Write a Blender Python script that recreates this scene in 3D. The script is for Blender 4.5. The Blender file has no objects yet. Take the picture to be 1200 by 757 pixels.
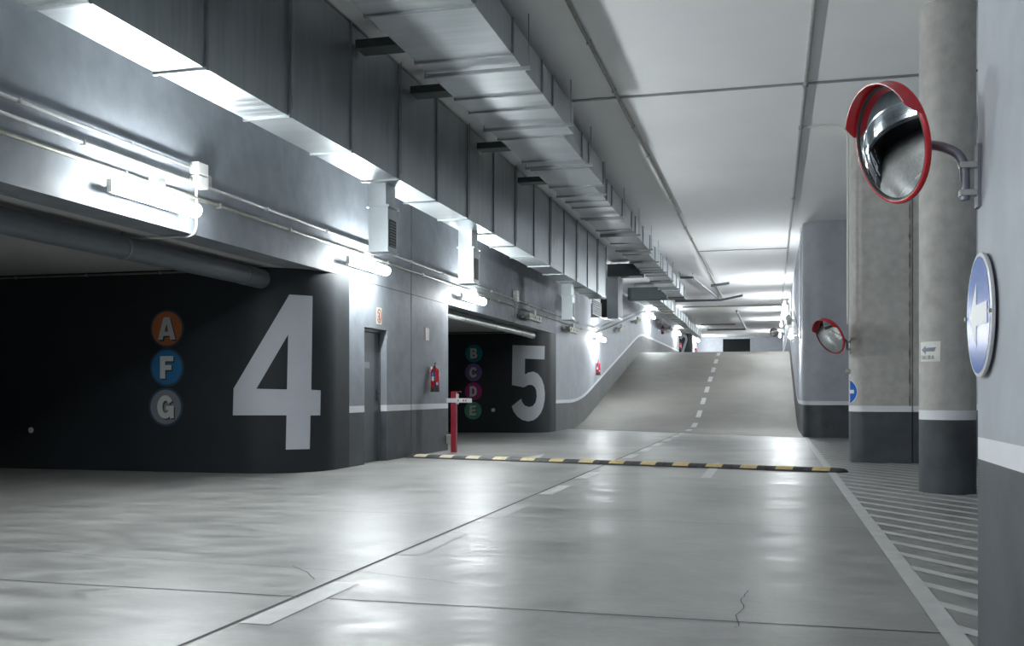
import bpy, bmesh, math, random
from mathutils import Vector, Matrix
from mathutils.geometry import tessellate_polygon
random.seed(4)
PI = math.pi
S = bpy.context.scene
C = S.collection

# ------------------------------------------------------------------ camera
F_PX = 1171.0; TH = math.radians(14.6); HZ = 461.0; EYE = 1.1
cam = bpy.data.cameras.new('camera'); camo = bpy.data.objects.new('camera', cam); C.objects.link(camo)
camo.location = (0, 0, EYE); camo.rotation_euler = (PI/2, 0, TH)
cam.sensor_width = 36; cam.lens = F_PX/1200*36; cam.shift_y = (HZ-378.5)/1200
cam.clip_start = .05; cam.clip_end = 300
S.camera = camo
# ------------------------------------------------------------------ world, exposure
w = bpy.data.worlds.new('world'); S.world = w; w.use_nodes = True
w.node_tree.nodes['Background'].inputs[0].default_value = (.6, .7, .8, 1)
w.node_tree.nodes['Background'].inputs[1].default_value = .05
S.view_settings.view_transform = 'Standard'; S.view_settings.look = 'None'
S.view_settings.gamma = 1; S.view_settings.use_curve_mapping = False
S.view_settings.exposure = 3.12
LAMP = 27.0          # brightness of a lit tube diffuser
LAMP_COL = (.93, .99, 1.0)

# ------------------------------------------------------------------ geometry constants
XL = -6.1            # left wall face
XR = .75             # right ramp wall face
CEIL = 5.4
R_SIN, R_COS = math.sin(TH), math.cos(TH)

def zf(y):
    """floor height of the drive along Y: level, up the ramp, level again"""
    y0, t, m = 30.5, 3.5, 12.0; s = .2
    if y <= y0: return 0.0
    if y <= y0+t: return s*(y-y0)**2/(2*t)
    z = s*t/2
    if y <= y0+t+m: return z+s*(y-y0-t)
    z += s*m
    u = y-(y0+t+m)
    if u <= t: return z+s*u-s*u*u/(2*t)
    return z+s*t/2
ZTOP = zf(60)

# ------------------------------------------------------------------ materials
def mat(name, col, rough=.6, metal=0, noise=0, nscale=2.0, bump=0, bscale=30, emit=None, rnoise=0,
        stretch=(1, 1, 1), wave=0, wscale=2, wdir='Y', spec=.5, coords='Object', col2=None, n2=0, n2scale=12):
    m = bpy.data.materials.new(name); m.use_nodes = True
    nt = m.node_tree; N = nt.nodes; L = nt.links; b = N['Principled BSDF']
    b.inputs['Base Color'].default_value = (*col, 1); b.inputs['Roughness'].default_value = rough
    b.inputs['Metallic'].default_value = metal; b.inputs['Specular IOR Level'].default_value = spec
    if emit:
        b.inputs['Emission Color'].default_value = (*emit[0], 1); b.inputs['Emission Strength'].default_value = emit[1]
    tc = N.new('ShaderNodeTexCoord'); mp = N.new('ShaderNodeMapping'); mp.inputs['Scale'].default_value = stretch
    L.new(tc.outputs[coords], mp.inputs[0])
    if noise:
        nz = N.new('ShaderNodeTexNoise'); nz.inputs['Scale'].default_value = nscale; nz.inputs['Detail'].default_value = 6
        nz.inputs['Roughness'].default_value = .6
        L.new(mp.outputs[0], nz.inputs['Vector'])
        mr = N.new('ShaderNodeMapRange'); mr.inputs[1].default_value = .3; mr.inputs[2].default_value = .7
        L.new(nz.outputs[0], mr.inputs[0])
        mx = N.new('ShaderNodeMix'); mx.data_type = 'RGBA'
        L.new(mr.outputs[0], mx.inputs[0])
        c2 = col2 if col2 else tuple(c*(1+noise) for c in col)
        mx.inputs[6].default_value = (*(c*(1-noise) for c in col), 1)
        mx.inputs[7].default_value = (*c2, 1)
        outc = mx.outputs[2]
        if n2:
            n_ = N.new('ShaderNodeTexNoise'); n_.inputs['Scale'].default_value = n2scale; n_.inputs['Detail'].default_value = 8
            L.new(tc.outputs[coords], n_.inputs['Vector'])
            mr2 = N.new('ShaderNodeMapRange'); mr2.inputs[1].default_value = .35; mr2.inputs[2].default_value = .65
            mr2.inputs[3].default_value = 1-n2; mr2.inputs[4].default_value = 1+n2*.5
            L.new(n_.outputs[0], mr2.inputs[0])
            vm = N.new('ShaderNodeVectorMath'); vm.operation = 'SCALE'
            L.new(outc, vm.inputs[0]); L.new(mr2.outputs[0], vm.inputs['Scale']); outc = vm.outputs[0]
        L.new(outc, b.inputs['Base Color'])
        if rnoise:
            m2 = N.new('ShaderNodeMapRange'); m2.inputs[1].default_value = .3; m2.inputs[2].default_value = .7
            m2.inputs[3].default_value = rough-rnoise; m2.inputs[4].default_value = rough+rnoise
            L.new(nz.outputs[0], m2.inputs[0]); L.new(m2.outputs[0], b.inputs['Roughness'])
    h = None
    if bump:
        nb = N.new('ShaderNodeTexNoise'); nb.inputs['Scale'].default_value = bscale; nb.inputs['Detail'].default_value = 4
        L.new(mp.outputs[0], nb.inputs['Vector'])
        bp = N.new('ShaderNodeBump'); bp.inputs['Strength'].default_value = bump; bp.inputs['Distance'].default_value = .01
        L.new(nb.outputs[0], bp.inputs['Height']); h = bp
    if wave:
        wv = N.new('ShaderNodeTexWave'); wv.bands_direction = wdir; wv.inputs['Scale'].default_value = wscale
        wv.inputs['Distortion'].default_value = .6
        L.new(tc.outputs[coords], wv.inputs['Vector'])
        b2 = N.new('ShaderNodeBump'); b2.inputs['Strength'].default_value = wave; b2.inputs['Distance'].default_value = .02
        L.new(wv.outputs['Fac'], b2.inputs['Height'])
        if h: L.new(h.outputs[0], b2.inputs['Normal'])
        h = b2
    if h: L.new(h.outputs[0], b.inputs['Normal'])
    return m

M = {}
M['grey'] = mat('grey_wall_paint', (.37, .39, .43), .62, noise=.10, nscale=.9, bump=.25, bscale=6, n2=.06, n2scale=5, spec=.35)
M['grey_dim'] = mat('grey_wall_paint_dimmed', (.232, .252, .282), .58, noise=.16, nscale=.8, bump=.9, bscale=4, n2=.12, n2scale=3.5, spec=.35)  # grey wall paint darkened; the left wall's weaker light is in its colour
M['dark'] = mat('dark_wall_paint', (.020, .025, .029), .55, noise=.16, nscale=1.5, bump=.2, bscale=7, spec=.3)
M['slate'] = mat('slate_base_paint', (.062, .070, .080), .5, noise=.2, nscale=1.6, bump=.2, bscale=7, n2=.15, n2scale=4, spec=.35)
M['rampdark'] = mat('ramp_base_paint', (.13, .135, .14), .55, noise=.22, nscale=.8, bump=.2, bscale=7, n2=.12, n2scale=4, stretch=(1, 1, .3))
M['stripe'] = mat('white_stripe_paint', (.66, .67, .70), .55, noise=.04, nscale=3)
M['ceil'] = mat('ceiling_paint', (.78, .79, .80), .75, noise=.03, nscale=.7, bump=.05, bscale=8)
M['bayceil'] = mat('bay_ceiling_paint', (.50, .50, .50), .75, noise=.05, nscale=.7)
M['raw'] = mat('raw_concrete', (.42, .41, .39), .7, noise=.12, nscale=1.6, bump=.25, bscale=12, n2=.12, n2scale=7, stretch=(1, 1, .35), spec=.3)
M['galv'] = mat('galvanised_steel', (.44, .475, .495), .43, .92, noise=.12, nscale=3.0, rnoise=.07, stretch=(.4, 5, .4), bump=.03, bscale=3, wave=.09, wscale=1.0)
M['flange'] = mat('duct_flange_steel', (.30, .32, .33), .4, .8, noise=.1, nscale=6)
M['dkduct'] = mat('dark_duct_steel', (.06, .075, .078), .5, .5, noise=.1, nscale=6)
M['steel'] = mat('conduit_steel', (.42, .43, .42), .38, .7, noise=.15, nscale=8)
M['olive'] = mat('dull_conduit', (.26, .26, .22), .5, .4, noise=.2, nscale=8)
M['pvc'] = mat('dark_grey_pipe', (.10, .115, .13), .4, noise=.08, nscale=4)
M['wplast'] = mat('white_plastic', (.60, .60, .58), .45, noise=.05, nscale=10)
M['dplast'] = mat('aged_plastic', (.36, .36, .32), .5, noise=.12, nscale=14)
M['black'] = mat('black_rubber', (.028, .028, .03), .6, noise=.3, nscale=12, bump=.2, bscale=60)
M['yellow'] = mat('worn_yellow', (.52, .40, .18), .55, noise=.22, nscale=14)
M['pale'] = mat('worn_pale_yellow', (.58, .52, .38), .55, noise=.15, nscale=14)
M['red'] = mat('red_gloss', (.42, .010, .02), .25, noise=.05, nscale=5)
M['postred'] = mat('red_post_paint', (.28, .012, .028), .35, noise=.08, nscale=5)
M['mirror'] = mat('mirror_surface', (.82, .85, .87), .035, 1.0, noise=.02, nscale=6)
M['arm'] = mat('painted_arm_grey', (.20, .20, .24), .4, .3, noise=.08, nscale=12)
M['blue'] = mat('sign_blue', (.018, .11, .46), .22, noise=.08, nscale=4)
M['white'] = mat('white_enamel', (.62, .63, .64), .35, noise=.02, nscale=5)
M['numeral'] = mat('numeral_paint', (.50, .51, .56), .6, noise=.03, nscale=2)
M['numeral5'] = mat('numeral_paint_bay', (.50, .52, .55), .6, noise=.05, nscale=2)
M['letter'] = mat('letter_grey', (.50, .50, .50), .6, noise=.02, nscale=3)
M['door'] = mat('door_grey', (.065, .075, .082), .45, noise=.08, nscale=2)
M['plate'] = mat('door_plate', (.16, .17, .18), .4, noise=.3, nscale=60)
M['lit'] = mat('lit_diffuser', (.9, .9, .9), .4, emit=(LAMP_COL, LAMP))
M['line'] = mat('floor_line_paint', (.52, .52, .51), .45, noise=.14, nscale=5, rnoise=.08)
M['faded'] = mat('faded_line_paint', (.38, .38, .375), .45, noise=.10, nscale=5)
M['joint'] = mat('joint_filler', (.03, .03, .03), .7, noise=.2, nscale=5)
M['paper'] = mat('paper', (.68, .68, .64), .7, noise=.05, nscale=8)
M['ink'] = mat('grey_ink', (.22, .25, .30), .7, noise=.1, nscale=20)
M['shadowart'] = mat('printed_shadow_tone', (.03, .03, .035), .6, noise=.05, nscale=4)
M['ring'] = mat('disc_edge_blue', (.025, .05, .08), .6, noise=.05, nscale=4)
for k, c in dict(A=(.42, .13, .045), F=(.016, .13, .30), G=(.17, .18, .21), B=(.0, .17, .19), C=(.17, .11, .29), D=(.38, .02, .17), E=(.07, .28, .16)).items():
    M['disc'+k] = mat('disc_colour_'+k.lower(), c, .6, noise=.06, nscale=4)
M['warn'] = mat('warning_red', (.50, .05, .05), .5, noise=.03, nscale=4)
M['cream'] = mat('cream_plate', (.62, .58, .45), .5, noise=.03, nscale=4)
M['pink'] = mat('faded_red', (.50, .20, .24), .5, noise=.15, nscale=20)
M['shutter'] = mat('dark_shutter', (.012, .014, .015), .9, spec=.05, noise=.1, nscale=2)
M['labelblue'] = mat('label_blue', (.05, .16, .55), .4, noise=.03, nscale=10)
M['mesh'] = mat('grille_dark', (.035, .04, .042), .5, .3, noise=.1, nscale=10)

# polished concrete floor
def floor_mat(name, base, dark, rough, ribs=False):
    m = bpy.data.materials.new(name); m.use_nodes = True
    nt = m.node_tree; N = nt.nodes; L = nt.links; b = N['Principled BSDF']
    tc = N.new('ShaderNodeTexCoord')
    def noise(scale, stretch, detail=8, dist=0, rot=0):
        mp = N.new('ShaderNodeMapping'); mp.inputs['Scale'].default_value = stretch; mp.inputs['Rotation'].default_value = (0, 0, rot)
        L.new(tc.outputs['Object'], mp.inputs[0])
        n = N.new('ShaderNodeTexNoise'); n.inputs['Scale'].default_value = scale; n.inputs['Detail'].default_value = detail
        n.inputs['Distortion'].default_value = dist; n.inputs['Roughness'].default_value = .65
        L.new(mp.outputs[0], n.inputs['Vector']); return n.outputs[0]
    big = noise(.5, (1, 1, 1), 5, .4); sm = noise(2.2, (.8, 1.8, 1), 9, .8); fine = noise(22, (1, 1, 1), 6)
    def mr(s, a, bb, lo, hi):
        r = N.new('ShaderNodeMapRange'); r.inputs[1].default_value = a; r.inputs[2].default_value = bb
        r.inputs[3].default_value = lo; r.inputs[4].default_value = hi; L.new(s, r.inputs[0]); return r.outputs[0]
    def mth(op, a, bb):
        n = N.new('ShaderNodeMath'); n.operation = op; L.new(a, n.inputs[0])
        if isinstance(bb, (int, float)): n.inputs[1].default_value = bb
        else: L.new(bb, n.inputs[1])
        return n.outputs[0]
    f = mth('ADD', mth('MULTIPLY', big, .45), mth('ADD', mth('MULTIPLY', sm, .45), mth('MULTIPLY', fine, .1)))
    mx = N.new('ShaderNodeMix'); mx.data_type = 'RGBA'; L.new(mr(f, .38, .60, 0, 1), mx.inputs[0])
    mx.inputs[6].default_value = (*dark, 1); mx.inputs[7].default_value = (*base, 1)
    L.new(mx.outputs[2], b.inputs['Base Color'])
    L.new(mr(sm, .3, .7, rough-.09, rough+.12), b.inputs['Roughness'])
    bp = N.new('ShaderNodeBump'); bp.inputs['Strength'].default_value = .05; bp.inputs['Distance'].default_value = .01
    L.new(sm, bp.inputs['Height'])
    if ribs:
        wv = N.new('ShaderNodeTexWave'); wv.bands_direction = 'Y'; wv.inputs['Scale'].default_value = 3.2; wv.inputs['Distortion'].default_value = .5
        L.new(tc.outputs['Object'], wv.inputs['Vector'])
        b2 = N.new('ShaderNodeBump'); b2.inputs['Strength'].default_value = .35; b2.inputs['Distance'].default_value = .02
        L.new(wv.outputs['Fac'], b2.inputs['Height']); L.new(bp.outputs[0], b2.inputs['Normal']); bp = b2
    L.new(bp.outputs[0], b.inputs['Normal'])
    return m
M['floor'] = floor_mat('polished_concrete', (.345, .342, .33), (.155, .153, .147), .38)
M['ramp'] = floor_mat('ribbed_ramp_concrete', (.165, .155, .142), (.11, .103, .093), .62, True)

# ------------------------------------------------------------------ mesh helpers
def obj(name, bm, mats, parent=None, smooth=False):
    me = bpy.data.meshes.new(name)
    bmesh.ops.recalc_face_normals(bm, faces=bm.faces)
    bm.to_mesh(me); bm.free()
    if not isinstance(mats, (list, tuple)): mats = [mats]
    for m in mats: me.materials.append(M[m] if isinstance(m, str) else m)
    if smooth:
        me.polygons.foreach_set('use_smooth', [True]*len(me.polygons))
        try: me.set_sharp_from_angle(angle=math.radians(40))
        except Exception: pass
    o = bpy.data.objects.new(name, me); C.objects.link(o)
    if parent is not None:
        o.parent = parent
    return o
def tag(o, label, cat, group=None):
    o['label'] = label; o['category'] = cat
    if group: o['group'] = group
    return o
def thing(name, label, cat, loc=(0, 0, 0), rot=(0, 0, 0), group=None):
    o = bpy.data.objects.new(name, None); C.objects.link(o); o.location = loc; o.rotation_euler = rot
    o.empty_display_size = .1
    return tag(o, label, cat, group)
def struct(name, bm, mats, parent=None, smooth=False):
    o = obj(name, bm, mats, parent, smooth); o['kind'] = 'structure'; return o
def dup(root, loc, label=None, group=None, rot=None):
    r = root.copy(); C.objects.link(r); r.location = loc
    if rot is not None: r.rotation_euler = rot
    if label: r['label'] = label
    if group: r['group'] = group
    for ch in list(root.children):
        c = ch.copy(); C.objects.link(c); c.parent = r
        for g in list(ch.children):
            d = g.copy(); C.objects.link(d); d.parent = c
    return r
def BM(): return bmesh.new()
def box(bm, a, b, mi=0, bev=0):
    r = bmesh.ops.create_cube(bm, size=1); vs = r['verts']
    for v in vs:
        v.co = Vector([a[i]+(b[i]-a[i])*(v.co[i]+.5) for i in range(3)])
    fs = set(f for v in vs for f in v.link_faces)
    for f in fs: f.material_index = mi
    if bev:
        es = set(e for v in vs for e in v.link_edges)
        r = bmesh.ops.bevel(bm, geom=list(es), offset=bev, segments=2, affect='EDGES', profile=.5)
        for f in r['faces']: f.material_index = mi
    return bm
def tube(bm, pts, r, n=10, mi=0, caps=True, bend=0):
    pts = [Vector(p) for p in pts]
    if bend:
        q = [pts[0]]
        for i in range(1, len(pts)-1):
            a, b, c = pts[i-1], pts[i], pts[i+1]
            d1 = min(bend, (a-b).length*.45); d2 = min(bend, (c-b).length*.45)
            p0 = b+(a-b).normalized()*d1; p2 = b+(c-b).normalized()*d2
            for k in range(6):
                t = k/5; q.append((1-t)**2*p0+2*t*(1-t)*b+t*t*p2)
        q.append(pts[-1]); pts = q
    rings = []; up = None
    for i, p in enumerate(pts):
        d = (pts[min(i+1, len(pts)-1)]-pts[max(i-1, 0)]).normalized()
        if up is None:
            up = Vector((0, 0, 1)) if abs(d.z) < .9 else Vector((1, 0, 0))
        u = (up-d*up.dot(d)).normalized(); v = d.cross(u); up = u
        rr = r[i] if isinstance(r, (list, tuple)) else r
        rings.append([bm.verts.new(p+u*rr*math.cos(2*PI*k/n)+v*rr*math.sin(2*PI*k/n)) for k in range(n)])
    for a, b in zip(rings, rings[1:]):
        for k in range(n):
            f = bm.faces.new((a[k], a[(k+1) % n], b[(k+1) % n], b[k])); f.material_index = mi; f.smooth = True
    if caps:
        for rg in (rings[0], rings[-1]):
            try: f = bm.faces.new(rg); f.material_index = mi
            except ValueError: pass
    return bm
def lathe(bm, prof, n=24, mi=0, axis='Z', M4=None):
    rings = []
    for r, z in prof:
        ring = []
        for k in range(n):
            a = 2*PI*k/n
            co = Vector((r*math.cos(a), r*math.sin(a), z))
            if M4: co = M4 @ co
            ring.append(bm.verts.new(co))
        rings.append(ring)
    for a, b in zip(rings, rings[1:]):
        for k in range(n):
            f = bm.faces.new((a[k], a[(k+1) % n], b[(k+1) % n], b[k])); f.material_index = mi
    for rg in (rings[0], rings[-1]):
        try: f = bm.faces.new(rg); f.material_index = mi
        except ValueError: pass
    return bm
def prism(bm, outline, cuts, matf, zfun=None):
    """closed outline extruded through z cuts; matf(segment midpoint, band index) -> material index"""
    zfun = zfun or (lambda y: 0)
    n = len(outline)
    lv = []
    for ci, zc in enumerate(cuts):
        last = ci == len(cuts)-1
        lv.append([bm.verts.new((x, y, zc if (last or zc <= -1) else zc+zfun(y))) for x, y in outline])
    for bi in range(len(cuts)-1):
        for k in range(n):
            a, b = lv[bi][k], lv[bi][(k+1) % n]; c, d = lv[bi+1][(k+1) % n], lv[bi+1][k]
            f = bm.faces.new((a, b, c, d))
            f.material_index = matf(((outline[k][0]+outline[(k+1) % n][0])/2, (outline[k][1]+outline[(k+1) % n][1])/2), bi)
    for ring, mi in ((lv[0], 0), (lv[-1], 0)):
        f = bm.faces.new(ring); f.material_index = matf((outline[0][0], outline[0][1]), 0 if ring is lv[0] else len(cuts)-2)
    bmesh.ops.triangulate(bm, faces=[f for f in bm.faces if len(f.verts) > 4])
    return bm
def arc(cx, cy, r, a0, a1, n=14):
    return [(cx+r*math.cos(math.radians(a0+(a1-a0)*i/n)), cy+r*math.sin(math.radians(a0+(a1-a0)*i/n))) for i in range(n+1)]
def poly(bm, loops, mapf, mi=0, slices=None, thick=None):
    """flat polygon with holes given in 2-D, tessellated, sliced along x and laid on a surface by mapf"""
    pts = [Vector((p[0], p[1], 0)) for lp in loops for p in lp]
    tris = tessellate_polygon([[Vector((p[0], p[1], 0)) for p in lp] for lp in loops])
    b2 = BM(); vs = [b2.verts.new(p) for p in pts]
    for t in tris:
        try: b2.faces.new([vs[i] for i in t])
        except ValueError: pass
    if slices:
        for x in slices:
            bmesh.ops.bisect_plane(b2, geom=b2.verts[:]+b2.edges[:]+b2.faces[:], plane_co=(x, 0, 0), plane_no=(1, 0, 0))
    mp = {}
    for v in b2.verts: mp[v] = bm.verts.new(mapf(v.co.x, v.co.y))
    for f in b2.faces:
        try: g = bm.faces.new([mp[v] for v in f.verts]); g.material_index = mi
        except ValueError: pass
    b2.free(); return bm

def ell(cx, cy, rx, ry, a0, a1, n=12):
    return [(cx+rx*math.cos(math.radians(a0+(a1-a0)*i/n)), cy+ry*math.sin(math.radians(a0+(a1-a0)*i/n))) for i in range(n+1)]
GL = {
 'A': [[(0, 0), (.25, 0), (.30, .17), (.62, .17), (.67, 0), (.93, 0), (.63, 1), (.30, 1)], [(.36, .36), (.56, .36), (.46, .70)]],
 'F': [[(0, 0), (.27, 0), (.27, .38), (.6, .38), (.6, .6), (.27, .6), (.27, .77), (.7, .77), (.7, 1), (0, 1)]],
 'E': [[(0, 0), (.7, 0), (.7, .23), (.27, .23), (.27, .4), (.63, .4), (.63, .61), (.27, .61), (.27, .77), (.7, .77), (.7, 1), (0, 1)]],
 'D': [[(0, 0)]+ell(.38, .5, .40, .5, -90, 90, 16)+[(0, 1)], [(.27, .22)]+ell(.36, .5, .15, .28, -90, 90, 10)+[(.27, .78)]],
 'B': [[(0, 0)]+ell(.44, .28, .32, .28, -90, 60, 10)+ell(.44, .76, .27, .24, -50, 90, 10)+[(0, 1)],
       [(.27, .20)]+ell(.38, .30, .10, .10, -90, 90, 6)+[(.27, .40)], [(.27, .62)]+ell(.37, .71, .09, .09, -90, 90, 6)+[(.27, .80)]],
 'C': [ell(.43, .5, .43, .52, 28, 332, 26)+ell(.45, .5, .17, .27, 335, 25, 18)],
 'G': [ell(.43, .5, .43, .52, 30, 295, 24)+[(.66, .10), (.68, 0), (.88, 0), (.88, .55), (.46, .55), (.46, .36), (.60, .36)]+ell(.45, .5, .17, .28, 300, 30, 16)],
 'S': [[(0, 0), (.6, 0), (.6, .58), (.2, .58), (.2, .82), (.6, .82), (.6, 1), (0, 1), (0, .42), (.4, .42), (.4, .18), (0, .18)]],
 'L': [[(0, 0), (.55, 0), (.55, .2), (.2, .2), (.2, 1), (0, 1)]],
 'I': [[(0, 0), (.2, 0), (.2, 1), (0, 1)]],
}
GL_W = {'A': .93, 'F': .7, 'E': .7, 'D': .78, 'B': .76, 'C': .86, 'G': .88, 'S': .6, 'L': .55, 'I': .2}

# ------------------------------------------------------------------ wall outlines
A_arc = arc(-7.1, 13.35, 1.0, -90, 0, 24)                 # rounded corner of bay four
B_arc = arc(-7.0, 27.9, .9, -90, 0, 24)                   # rounded corner of bay five
pathA = [(-16, 12.35)]+A_arc+[(XL, 14.37)]
pathB = [(-16, 27.0)]+B_arc+[(XL, 28.6)]

def on_path(path, px, off=.004):
    """where the sight line of column px meets a wall outline: point moved off the wall, distance"""
    a = (px-600)/F_PX
    dx, dy = a*R_COS-R_SIN, a*R_SIN+R_COS
    best = None
    for p, q in zip(path, path[1:]):
        ex, ey = q[0]-p[0], q[1]-p[1]
        den = dx*ey-dy*ex
        if abs(den) < 1e-9: continue
        t = (p[0]*ey-p[1]*ex)/den; u = (p[0]*dy-p[1]*dx)/den
        if t > 0 and -1e-6 <= u <= 1+1e-6 and (best is None or t < best[0]):
            l = math.hypot(ex, ey); best = (t, ey/l, -ex/l)
    t, nx, ny = best
    return t*dx+nx*off, t*dy+ny*off, t
def wallmap(path, off=.004):
    def f(px, py):
        x, y, d = on_path(path, px, off)
        return Vector((x, y, EYE+(HZ-py)*d/F_PX))
    return f

def two(bands):  # slate base, white stripe, grey above
    return lambda mid, bi: (0, 1, 2)[min(bi, 2)]

# --- floor and ceiling
bm = BM()
box(bm, (-16, -10, -.3), (3.4, 31.0, 0))
floor = struct('floor', bm, 'floor')
bm = BM()
# ramp surface: starts on a slanting line across the drive
rows = 90
vs = []
for i in range(rows+1):
    row = []
    for j in range(9):
        x = XL-.02+(XR+.04-XL)*j/8
        ys = 30.3+(25.7-30.3)*(x-XL)/(XR-XL)
        y = ys+(78-ys)*i/rows
        row.append(bm.verts.new((x, y, zf(y)+.006)))
    vs.append(row)
for i in range(rows):
    for j in range(8):
        bm.faces.new((vs[i][j], vs[i][j+1], vs[i+1][j+1], vs[i+1][j]))
ramp = struct('floor_ramp', bm, 'ramp', smooth=True)
bm = BM(); box(bm, (-6.5, -10, CEIL), (3.4, 78.5, CEIL+.3)); ceiling = struct('ceiling', bm, 'ceil')
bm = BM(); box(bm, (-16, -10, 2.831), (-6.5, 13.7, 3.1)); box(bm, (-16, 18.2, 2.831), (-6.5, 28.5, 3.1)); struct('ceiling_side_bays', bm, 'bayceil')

# --- walls on the left
bm = BM()
ys = [-10+i*(28.5+10)/12 for i in range(13)]
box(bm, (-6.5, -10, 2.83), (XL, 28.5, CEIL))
wall_beam = struct('wall_left_upper', bm, 'grey_dim')
out = pathA+[(-6.5, 14.37), (-6.5, 13.6), (-7.3, 12.8), (-16, 12.8)]
def mA(mid, bi):
    if mid[1] < 13.8 and mid[0] < -6: return 3
    return (0, 1, 2)[bi]
out = [(-16, 12.35)]+A_arc+[(XL, 13.8), (XL, 14.37), (-6.5, 14.37), (-6.5, 13.6), (-7.3, 12.8), (-16, 12.8)]
bm = prism(BM(), out, [0, .81, .91, 2.83], mA)
wall4 = struct('wall_left_bay_four', bm, ['slate', 'stripe', 'grey_dim', 'dark'], smooth=True)
bm = box(BM(), (-6.5, 14.37, 2.13), (XL, 15.29, 2.83)); struct('wall_left_lintel', bm, 'grey_dim')
out = [(XL, 15.29)]+arc(-6.35, 18.45, .25, 0, 90, 8)+[(-16, 18.7), (-16, 18.3), (-6.6, 18.2), (-6.6, 15.29)]
bm = prism(BM(), out, [0, .81, .91, 2.83], lambda m, b: ((0, 1, 2)[b] if (m[1] < 18.5 and m[0] > -6.6) else 2))
struct('wall_left_door', bm, ['slate', 'stripe', 'grey_dim'], smooth=True)
out = [(-16, 27.0)]+B_arc+[(XL, 28.5), (-6.5, 28.5), (-7.3, 27.6), (-16, 27.4)]
bm = prism(BM(), out, [0, 2.83], lambda m, b: 0)
wall5 = struct('wall_left_bay_five', bm, ['dark'], smooth=True)
Y2 = 68.3
ysr = [28.5+(Y2-28.5)*i/70 for i in range(71)]
out = [(XL, y) for y in ysr]+[(-6.5, y) for y in reversed(ysr)]
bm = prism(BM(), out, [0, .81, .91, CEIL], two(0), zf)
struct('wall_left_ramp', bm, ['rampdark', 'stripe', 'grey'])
# upper level end: bay two corner, return wall, end wall
out = [(-9, 72.6), (-6.0, 72.6)]+arc(-6.0, 73.0, .4, -90, 0, 6)+[(-5.6, 73.2), (-9, 73.2)]
bm = prism(BM(), out, [ZTOP, CEIL], lambda m, b: 0); wall2 = struct('wall_left_bay_two', bm, ['dark'])
bm = box(BM(), (-6.0, 73.2, ZTOP), (-5.6, 78, CEIL)); struct('wall_left_end', bm, 'stripe')
bm = box(BM(), (-9, 78, ZTOP-.5), (3.4, 78.4, CEIL)); struct('wall_back', bm, 'grey')
bm = box(BM(), (-9, 68, ZTOP-.3), (-6.1, 78, ZTOP)); struct('floor_upper_bay', bm, 'ramp')
# --- walls on the right
YE = 4.78
out = [(.87, -10), (.87, YE-.04)]+list(reversed(arc(.91, YE-.04, .04, 90, 180, 4)))[1:]+[(1.45, YE), (1.45, -10)]
bm = prism(BM(), out, [0, .815, .91, CEIL], two(0))
struct('wall_right_near', bm, ['slate', 'stripe', 'grey'], smooth=True)
out0 = [(3.4, 26.0)]+list(reversed(arc(XR+.5, 26.5, .5, 180, 270, 12)))
ysr = [26.5+(78-26.5)*i/80 for i in range(1, 81)]
out = out0+[(XR, y) for y in ysr]+[(1.3, 78), (1.3, 27.0), (3.4, 27.0)]
bm = prism(BM(), out, [0, .81, .91, CEIL], two(0), zf)
struct('wall_right_ramp', bm, ['slate', 'stripe', 'grey'], smooth=True)
bm = prism(BM(), [(3.4, -10), (3.4, 27), (3.7, 27), (3.7, -10)], [0, .81, .91, CEIL], two(0)); struct('wall_right_far', bm, ['slate', 'stripe', 'grey'])
bm = prism(BM(), [(-16, -10.3), (3.4, -10.3), (3.4, -10), (-16, -10)], [0, .81, .91, CEIL], two(0)); struct('wall_front', bm, ['slate', 'stripe', 'grey'])
bm = box(BM(), (-16.3, -10, 0), (-16, 28, 3.1)); struct('wall_bay_side', bm, 'dark')
# --- vertical joints in the left wall
bm = BM(); box(bm, (XL-.005, 16.43, 0), (XL+.002, 16.45, 5.3))
struct('trim_1', bm, 'joint')
bm = BM(); box(bm, (XL-.005, 12.6, 2.825), (XL+.002, 18.6, 2.835)); struct('trim_2', bm, 'joint')

# ------------------------------------------------------------------ writing on the walls (paint)
n4 = [[(339, 345.2), (366.2, 346.9), (364.6, 456.7), (375.6, 457.5), (375, 486.6), (363.7, 486.8), (362.8, 526.2), (334.8, 526.8), (335.7, 486.6), (273, 486.6), (273.9, 455.3)],
      [(337.6, 392), (336.2, 456.4), (300.5, 455.6)]]
bm = poly(BM(), n4, wallmap(pathA), slices=[273+i*2.5 for i in range(1, 42)])
o = obj('painted_numeral_four', bm, 'numeral', wall4); o['label'] = 'large white numeral 4 painted on the dark wall'
p5 = [(452, 65), (711, 73), (708, 180), (551, 174), (551, 302), (580, 285), (620, 278), (655, 295), (685, 335), (704, 390), (711, 450), (709, 510), (698, 565), (680, 610), (652, 647), (620, 670), (575, 679), (530, 668), (490, 640), (460, 600), (445, 558), (521, 496), (530, 525), (550, 552), (585, 564), (615, 555), (637, 525), (646, 480), (642, 430), (630, 402), (610, 387), (580, 385), (542, 405), (447, 386)]
bm = poly(BM(), [[(535+x/6.878, 395+y/6.878) for x, y in p5]], wallmap(pathB), slices=[600+i for i in range(1, 38)])
o = obj('painted_numeral_five', bm, 'numeral5', wall5); o['label'] = 'large white numeral 5 painted on the dark wall'
# numeral 2 on the upper bay
n2 = ell(.45, 1.65, .45, .45, 170, -35, 16)+[(.32, .32), (.9, .32), (.9, 0), (0, 0), (0, .3)]+ell(.45, 1.65, .2, .2, -40, 170, 10)
bm = poly(BM(), [n2], lambda a, b: Vector((-6.45+a*.62, 72.595, ZTOP+.35+b*.92)))
o = obj('painted_numeral_two', bm, 'numeral', wall2); o['label'] = 'large white numeral 2 on the dark upper wall'

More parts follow.
